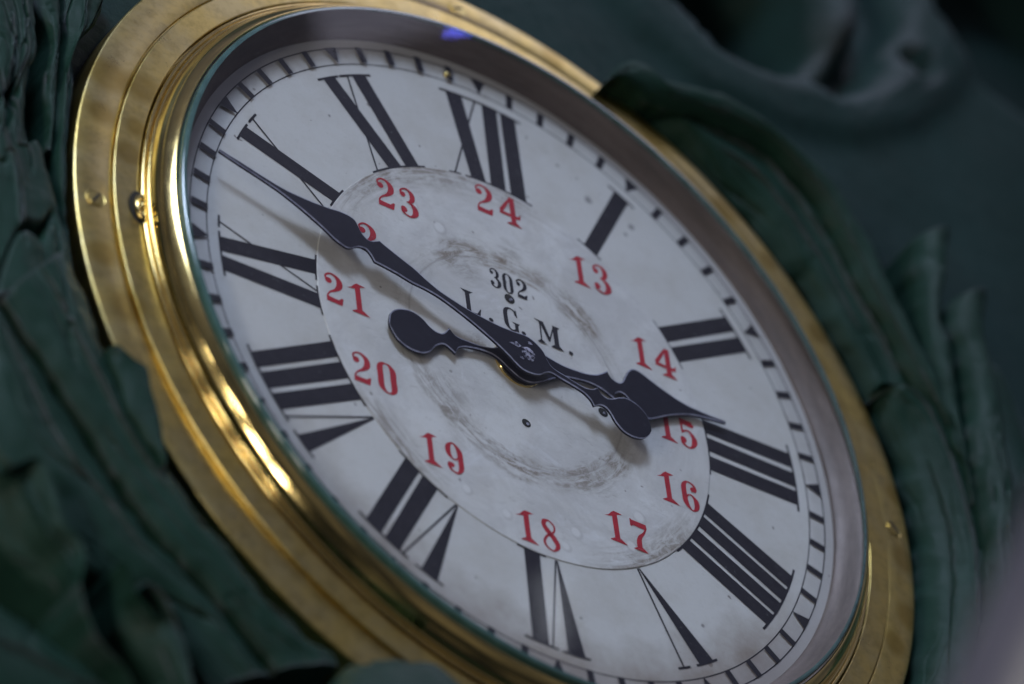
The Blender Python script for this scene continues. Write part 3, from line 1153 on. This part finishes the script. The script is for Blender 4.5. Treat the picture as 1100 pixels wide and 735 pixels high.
for rad, z in ((0.0085, 0.0), (0.0085, 0.014), (0.0055, 0.0185), (0.0005, 0.0195)):
    for i in range(16):
        a_ = 2 * PI * i / 16
        v.append((X0 - 0.002 + rad * math.cos(a_), Y0 - 0.004 + rad * math.sin(a_), z))
for k in range(3):
    for i in range(16):
        j = (i + 1) % 16
        f.append((k * 16 + i, k * 16 + j, k * 16 + 16 + j, k * 16 + 16 + i))
obj('catch_pin', v, f, m_bezel, catch, smooth=True)

LEAVES = [
    ('rim',0.05,0.02,[(0.421,1.161),(0.456,1.227),(0.515,1.285),(0.562,1.294),(0.608,1.257),(0.714,1.291),(0.819,1.314),(0.922,1.301),(1.027,1.260),(1.135,1.210),(1.216,1.157),(1.269,1.063),(1.307,0.997),(1.347,0.870),(1.395,0.721),(1.455,0.569),(1.492,0.369),(1.527,0.216),(1.533,0.034),(1.508,-0.135)],
        [(0.448,1.193),(0.480,1.194),(0.524,1.188),(0.602,1.191),(0.681,1.202),(0.755,1.216),(0.828,1.224),(0.934,1.229),(1.021,1.218),(1.083,1.174),(1.143,1.119),(1.197,1.025),(1.253,0.879),(1.302,0.764),(1.351,0.657),(1.405,0.540),(1.500,0.381),(1.539,0.230),(1.550,0.056),(1.531,-0.114)]),
    ('inner',-0.03,-0.06,[(0.481,1.243),(0.532,1.240),(0.616,1.239),(0.697,1.244),(0.781,1.260),(0.874,1.266),(0.981,1.275),(1.063,1.264),(1.121,1.214),(1.180,1.155),(1.230,1.059),(1.288,0.916),(1.336,0.801),(1.383,0.692),(1.420,0.541)],
        [(0.505,1.273),(0.544,1.249),(0.581,1.240),(0.715,1.165),(0.835,1.079),(0.961,1.006),(1.071,0.865),(1.126,0.818),(1.198,0.667),(1.273,0.523),(1.294,0.475)]),
    ('lower',0.02,-0.07,[(1.296,0.489),(1.394,0.518),(1.471,0.472),(1.528,0.324),(1.551,0.189),(1.561,0.064),(1.540,-0.101),(1.516,-0.253),(1.443,-0.499)],
        [(1.314,0.538),(1.318,0.420),(1.342,0.371),(1.367,0.296),(1.390,0.071),(1.370,-0.131),(1.326,-0.324),(1.276,-0.486),(1.206,-0.634)]),
    ('stalk_a',0.05,0.04,[(1.630,1.164),(1.609,1.091),(1.575,0.988),(1.515,0.802),(1.534,0.682),(1.527,0.510),(1.526,0.340),(1.519,0.141)],
        [(1.494,1.088),(1.474,1.019),(1.471,0.931),(1.459,0.836),(1.454,0.691),(1.467,0.568),(1.514,0.336),(1.524,0.144)]),
    ('stalk_b',0.06,0.05,[(1.719,0.966),(1.702,0.899),(1.671,0.799),(1.666,0.640),(1.677,0.517),(1.668,0.327),(1.645,0.121),(1.593,-0.156),(1.529,-0.431)],
        [(1.583,0.891),(1.563,0.845),(1.548,0.752),(1.563,0.657),(1.563,0.526),(1.548,0.317),(1.540,0.118),(1.526,-0.049),(1.435,-0.461)]),
    ('strip_far',0.0,0.0,[(-1.607,0.548),(-1.620,0.287),(-1.637,-0.031),(-1.649,-0.278),(-1.663,-0.549)],
        [(-1.430,0.638),(-1.430,0.403),(-1.467,0.281),(-1.474,0.075),(-1.436,0.084),(-1.419,-0.001),(-1.399,-0.101),(-1.380,-0.183),(-1.360,-0.294)]),
    ('strip_mid',-0.03,-0.03,[(-1.399,0.680),(-1.394,0.592),(-1.361,0.488),(-1.383,0.360),(-1.381,0.206),(-1.399,0.098)],
        [(-1.319,0.721),(-1.322,0.628),(-1.342,0.485),(-1.351,0.350),(-1.370,0.211),(-1.380,0.101)]),
    ('strip_near',-0.04,-0.06,[(-1.294,0.742),(-1.305,0.619),(-1.301,0.514),(-1.341,0.350),(-1.352,0.229),(-1.368,0.096),(-1.367,-0.054),(-1.360,-0.293)],
        [(-1.127,0.844),(-1.183,0.691),(-1.247,0.580),(-1.286,0.497),(-1.287,0.394),(-1.312,0.251),(-1.332,0.117),(-1.348,-0.057),(-1.329,-0.263)]),
    ('plane_in',0.02,0.03,[(-1.591,-0.497),(-1.532,-0.570),(-1.470,-0.655),(-1.413,-0.743),(-1.356,-0.824),(-1.295,-0.917),(-1.238,-0.995),(-1.176,-1.061),(-1.122,-1.112),(-0.995,-1.216),(-0.874,-1.333)],
        [(-1.417,-0.284),(-1.388,-0.337),(-1.354,-0.422),(-1.322,-0.531),(-1.279,-0.637),(-1.235,-0.748),(-1.166,-0.844),(-1.080,-0.956),(-0.991,-1.032),(-0.915,-1.124),(-0.835,-1.182),(-0.786,-1.223),(-0.722,-1.226),(-0.705,-1.263)]),
    ('plane_out',-0.02,0.0,[(-1.675,-0.539),(-1.688,-0.804),(-1.674,-1.022),(-1.525,-1.070),(-1.453,-1.137),(-1.330,-1.211),(-1.204,-1.243),(-1.037,-1.423)],
        [(-1.609,-0.496),(-1.541,-0.585),(-1.479,-0.673),(-1.422,-0.760),(-1.365,-0.841),(-1.304,-0.934),(-1.247,-1.012),(-1.184,-1.081),(-1.125,-1.115),(-1.008,-1.218),(-0.888,-1.352)]),
    ('flap',0.06,0.08,[(-1.329,-0.575),(-1.313,-0.637),(-1.288,-0.701),(-1.251,-0.794),(-1.197,-0.879)],
        [(-1.306,-0.574),(-1.265,-0.590),(-1.232,-0.605),(-1.226,-0.669),(-1.209,-0.728),(-1.203,-0.811),(-1.193,-0.887)]),
    ('curl_a',0.0,0.12,[(-1.691,-1.099),(-1.671,-1.200),(-1.577,-1.297),(-1.482,-1.395),(-1.414,-1.501),(-1.371,-1.617)],
        [(-1.665,-1.121),(-1.570,-1.048),(-1.545,-1.125),(-1.531,-1.218),(-1.474,-1.282),(-1.497,-1.405),(-1.466,-1.525),(-1.382,-1.614),(-1.334,-1.711)]),
    ('curl_b',0.04,0.12,[(-1.355,-1.253),(-1.352,-1.317),(-1.336,-1.375),(-1.306,-1.444),(-1.261,-1.523),(-1.222,-1.614)],
        [(-1.368,-1.282),(-1.353,-1.314),(-1.338,-1.360),(-1.291,-1.403),(-1.244,-1.422),(-1.216,-1.492),(-1.198,-1.580),(-1.179,-1.652)]),
    ('curl_c',0.02,0.08,[(-1.256,-1.226),(-1.223,-1.279),(-1.179,-1.370)],
        [(-1.275,-1.282),(-1.240,-1.292),(-1.208,-1.342),(-1.193,-1.417)]),
    ('base_leaf',0.0,0.04,[(-1.733,-1.441),(-1.634,-1.441),(-1.537,-1.475),(-1.439,-1.511),(-1.320,-1.532),(-1.191,-1.562)],
        [(-1.825,-1.817),(-1.729,-1.806),(-1.631,-1.795),(-1.533,-1.784),(-1.434,-1.772),(-1.308,-1.751)]),
    ('knob',0.16,0.3,[(-0.851,-1.480),(-0.820,-1.424),(-0.779,-1.384),(-0.710,-1.341),(-0.640,-1.309),(-0.571,-1.287),(-0.511,-1.286),(-0.461,-1.319)],
        [(-0.973,-1.696),(-0.925,-1.672),(-0.870,-1.646),(-0.816,-1.626),(-0.762,-1.605),(-0.707,-1.584),(-0.653,-1.569),(-0.588,-1.555)]),
]


# ---------------------------------------------------------------- carved surround
carved = empty('carved_surround', 'dark green painted carved leaf surround framing the brass clock', 'carving')


def resample(P, n):
    P = crom(P, 8)
    L = [0.0]
    for i in range(1, len(P)):
        L.append(L[-1] + math.dist(P[i], P[i - 1]))
    out, j = [], 0
    for k in range(n):
        s = L[-1] * k / (n - 1)
        while j < len(L) - 2 and L[j + 1] < s:
            j += 1
        t = (s - L[j]) / max(L[j + 1] - L[j], 1e-9)
        out.append(tuple(a + (b - a) * t for a, b in zip(P[j], P[j + 1])))
    return out


def leaf(A, zA, B, zB, bulge=0.05, rip=0.0, ripn=2.0, lip=0.0, seed=0.0, na=150, nb=100, back=-0.15, rough=0.004, crack=0.007, cs=1.0, cuts=(), mat=None, name='leaf'):
    A, B = resample(A, na), resample(B, na)
    v, f = [], []
    for i in range(na):
        (ax, ay), (bx, by) = A[i], B[i]
        s = i / (na - 1)
        bl = min(bulge, 0.45 * math.hypot(bx - ax, by - ay))      # a narrow strip is a low one
        for j in range(nb):
            t = j / (nb - 1)
            x, y = ax + (bx - ax) * t, ay + (by - ay) * t
            q = 2 * t - 1
            z = zA + (zB - zA) * t + bl * (1 - q ** 4 * 0.35 - q * q * 0.65)
            z += rip * math.sin(ripn * 2 * PI * t + 1.3 * math.sin(3 * s + seed) + seed) * (1 - q * q)
            if lip:
                z += lip * (math.exp(-(t / 0.12) ** 2) if lip > 0 else -math.exp(-((1 - t) / 0.12) ** 2))
            k = min(1.0, 6 * t * (1 - t) + 0.25)
            z += k * (rough * 0.9 * noise.noise((x * 4 + seed, y * 5, 1)) + rough * 0.7 * noise.noise((x * 12, y * 14 + seed, 2)) +
                      rough * 0.3 * noise.noise((x * 34, y * 34, seed)))
            # long wandering tool cuts and cracks running with the leaf
            for fr, wd, dp in ((2.0 * cs, 0.035, 1.6), (4.2 * cs, 0.04, 0.5)):
                g = noise.noise((s * 2.6 * fr / 2.2 + seed * 3, t * fr * 1.25 + 0.5 * math.sin(4 * s + seed), seed))
                on = max(0.0, min(1.0, 0.25 + 2.4 * noise.noise((s * 4 + seed, t * 2, 40 + fr))))
                z -= crack * dp * on * math.exp(-(g / wd) ** 2) * min(1.0, 8 * t * (1 - t) + 0.1)
            # clean gouge cuts of the carver: (across, from, to, depth)
            for t0, s0, s1, dp in cuts:
                wob = 0.035 * math.sin(5.0 * s + 7 * t0 + seed) + 0.02 * noise.noise((s * 9, t0 * 7, seed))
                en = max(0.0, min(1.0, (s - s0) * 12, (s1 - s) * 12))
                u = (t - t0 - wob) / 0.014
                z += en * (-dp * math.exp(-u * u) + 0.18 * dp * math.exp(-((abs(u) - 2.2) / 0.8) ** 2))
            # ragged, chipped edges
            eg = max(0.0, abs(q) - 0.55) / 0.45
            hx = 0.006 * noise.noise((x * 7, y * 7, seed + 5)) + 0.010 * eg * noise.noise((x * 16, y * 16, seed + 6))
            hy = 0.006 * noise.noise((x * 7, y * 7, seed + 9)) + 0.010 * eg * noise.noise((x * 16, y * 16, seed + 8))
            x, y = x + hx, y + hy
            v.append((x, y, z))
    for i in range(na - 1):
        for j in range(nb - 1):
            a = i * nb + j
            f.append((a, a + 1, a + nb + 1, a + nb))
    # side walls: undercut a little, down to the panel
    rim = [j for j in range(nb)] + [i * nb + nb - 1 for i in range(1, na)] + \
          [(na - 1) * nb + j for j in range(nb - 2, -1, -1)] + [i * nb for i in range(na - 2, 0, -1)]
    cxm = sum(p[0] for p in v) / len(v)
    cym = sum(p[1] for p in v) / len(v)
    b0 = len(v)
    for fr, dz, ins in ((0, -0.012, 0.0), (1, None, 0.03)):
        for r in rim:
            x, y, z = v[r]
            # nearest opposite point of the strip gives the inward direction
            i, j = divmod(r, nb)
            (ax, ay), (bx, by) = A[i], B[i]
            mx, my = (ax + bx) / 2, (ay + by) / 2
            d = math.hypot(mx - x, my - y) or 1e-9
            k = min(ins / d, 0.5)
            v.append((x + (mx - x) * k, y + (my - y) * k, z + dz if dz is not None else min(back, z - 0.03)))
    R_ = len(rim)
    for i in range(R_):
        j = (i + 1) % R_
        f.append((rim[i], b0 + i, b0 + j, rim[j]))
        f.append((b0 + i, b0 + R_ + i, b0 + R_ + j, b0 + j))
    o = obj(name, v, f, mat or m_leaf, carved, smooth=True)
    import bmesh
    bm = bmesh.new()
    bm.from_mesh(o.data)
    bmesh.ops.recalc_face_normals(bm, faces=bm.faces)
    es = [e_ for e_ in bm.edges if len(e_.link_faces) == 2 and e_.calc_face_angle(0) > math.radians(70)]
    bmesh.ops.split_edges(bm, edges=es)
    bm.to_mesh(o.data)
    bm.free()
    return o


OPT = {
    'rim': dict(cuts=((.72, .10, .9, .012),), bulge=0.03, rough=0.003, crack=0.004, name='rolled_leaf_edge'),
    'inner': dict(cuts=((.30, .12, .97, .035), (.62, .30, .85, .030)), bulge=0.05, crack=0.009, rip=0.012, ripn=1.3, seed=2.0, rough=0.004, name='acanthus_leaf'),
    'lower': dict(cuts=((.28, .02, .80, .030), (.66, .25, .75, .022)), bulge=0.045, rip=0.004, seed=4.0, name='acanthus_leaf'),
    'stalk_a': dict(cuts=((.5, .1, .6, .012),), bulge=0.05, seed=7.0, nb=18, name='leaf_stalk'),
    'stalk_b': dict(cuts=((.45, .1, .9, .016),), bulge=0.05, seed=8.0, nb=18, name='leaf_stalk'),
    'strip_far': dict(cuts=((.55, .1, .9, .04), (.82, .0, .7, .03)), bulge=0.02, crack=0.03, rip=0.004, seed=9.0, name='leaf_fold'),
    'strip_mid': dict(bulge=0.02, seed=10.0, nb=16, name='leaf_fold'),
    'strip_near': dict(cuts=((.35, .05, .9, .03), (.68, .2, .95, .03)), bulge=0.025, crack=0.016, rip=0.004, seed=11.0, name='leaf_fold'),
    'plane_in': dict(cuts=((.55, .0, .55, .035), (.80, .30, .92, .022)), bulge=0.025, crack=0.012, rip=0.003, seed=12.0, name='acanthus_leaf'),
    'plane_out': dict(cuts=((.70, .05, .7, .03),), bulge=0.03, crack=0.014, rip=0.004, seed=13.0, name='acanthus_leaf'),
    'flap': dict(bulge=0.008, crack=0.004, seed=14.0, nb=16, rough=0.003, name='leaf_tip'),
    'curl_a': dict(cuts=((.45, .1, .8, .03), (.72, .2, .9, .025)), bulge=0.02, rip=0.01, seed=15.0, name='curled_leaf'),
    'curl_b': dict(cuts=((.5, .15, .9, .02),), bulge=0.02, seed=16.0, nb=18, name='curled_leaf'),
    'curl_c': dict(bulge=0.01, seed=17.0, nb=12, rough=0.003, name='leaf_tip'),
    'base_leaf': dict(cuts=((.45, .1, .9, .03),), bulge=0.05, seed=18.0, name='curled_leaf'),
    'knob': dict(bulge=0.03, seed=19.0, nb=20, back=-0.05, rough=0.003, name='leaf_bud'),
}
for nm, zA, zB, A, B in LEAVES:
    leaf(A, zA, B, zB, **OPT[nm])


# plain half-round mouldings beside the leaves
def band(path, rise, name='scroll_band', k=14, mat=None, seed=0.0):
    """path: (x, y, half width) control points; a half-round moulding on the panel"""
    P = crom(path, 12)
    v, f = [], []
    for i, (x, y, w) in enumerate(P):
        x0, y0, _ = P[max(i - 1, 0)]
        x1, y1, _ = P[min(i + 1, len(P) - 1)]
        L = math.hypot(x1 - x0, y1 - y0) or 1e-9
        nx, ny = -(y1 - y0) / L, (x1 - x0) / L
        e_ = min(1.0, 0.25 + 3.0 * min(i, len(P) - 1 - i) / len(P))
        for j in range(k + 1):
            b = PI * j / k
            t = math.cos(b) * w
            zz = -0.16 + (rise + 0.02) * e_ * math.sin(b) ** 0.7 + 0.006 * noise.noise((x * 6 + nx * t * 6, y * 6 + ny * t * 6, seed))
            v.append((x + nx * t, y + ny * t, zz))
    m = k + 1
    for i in range(len(P) - 1):
        for j in range(k):
            a = i * m + j
            f.append((a, a + 1, a + m + 1, a + m))
    f.append(tuple(range(m)))
    f.append(tuple(range((len(P) - 1) * m, len(P) * m))[::-1])
    return obj(name, v, f, mat or m_panel, carved, smooth=True)


band([(1.74, 0.96, .05), (1.80, 0.82, .08), (1.84, 0.62, .09), (1.86, 0.40, .09), (1.86, 0.1, .08)], 0.10, seed=5.0, mat=m_leaf)
band([(-1.52, 0.9, .10), (-1.50, 0.6, .12), (-1.55, 0.3, .12), (-1.56, 0.0, .12), (-1.54, -0.3, .10)], 0.05, seed=6.0, mat=m_leaf)

# ---------------------------------------------------------------- out-of-focus rail in front
rail_pts = [(-1.440, -3.331, 3.231), (-1.447, -3.45, 3.085), (-1.451, -3.55, 2.966), (-1.456, -3.648, 2.847),
            (-1.458, -3.727, 2.755)]
P = crom(rail_pts, 6)
v, f = [], []
K = 40
rad = 0.195
for i, p in enumerate(P):
    p = Vector(p)
    d = (Vector(P[min(i + 1, len(P) - 1)]) - Vector(P[max(i - 1, 0)])).normalized()
    u = d.cross(Vector((1, 0, 0))).normalized()
    w = d.cross(u)
    e_ = min(i, len(P) - 1 - i)
    rr_ = rad * (1.0 if e_ > 2 else (0.35, 0.75, 0.93)[e_])
    for k in range(K):
        a_ = 2 * PI * k / K
        q = p + u * rr_ * math.cos(a_) + w * rr_ * math.sin(a_)
        v.append(tuple(q))
for i in range(len(P) - 1):
    for k in range(K):
        k2 = (k + 1) % K
        f.append((i * K + k, i * K + k2, i * K + K + k2, i * K + K + k))
f.append(tuple(range(K))[::-1])
f.append(tuple(range((len(P) - 1) * K, len(P) * K)))
rail = obj('rounded_rail', v, f, m_rail, None, smooth=True)
rail.location = CENTRE
rail.rotation_euler = (PI / 2, 0, 0)
rail['label'] = 'blurred pale violet rounded rail in the near lower right corner'
rail['category'] = 'rail'
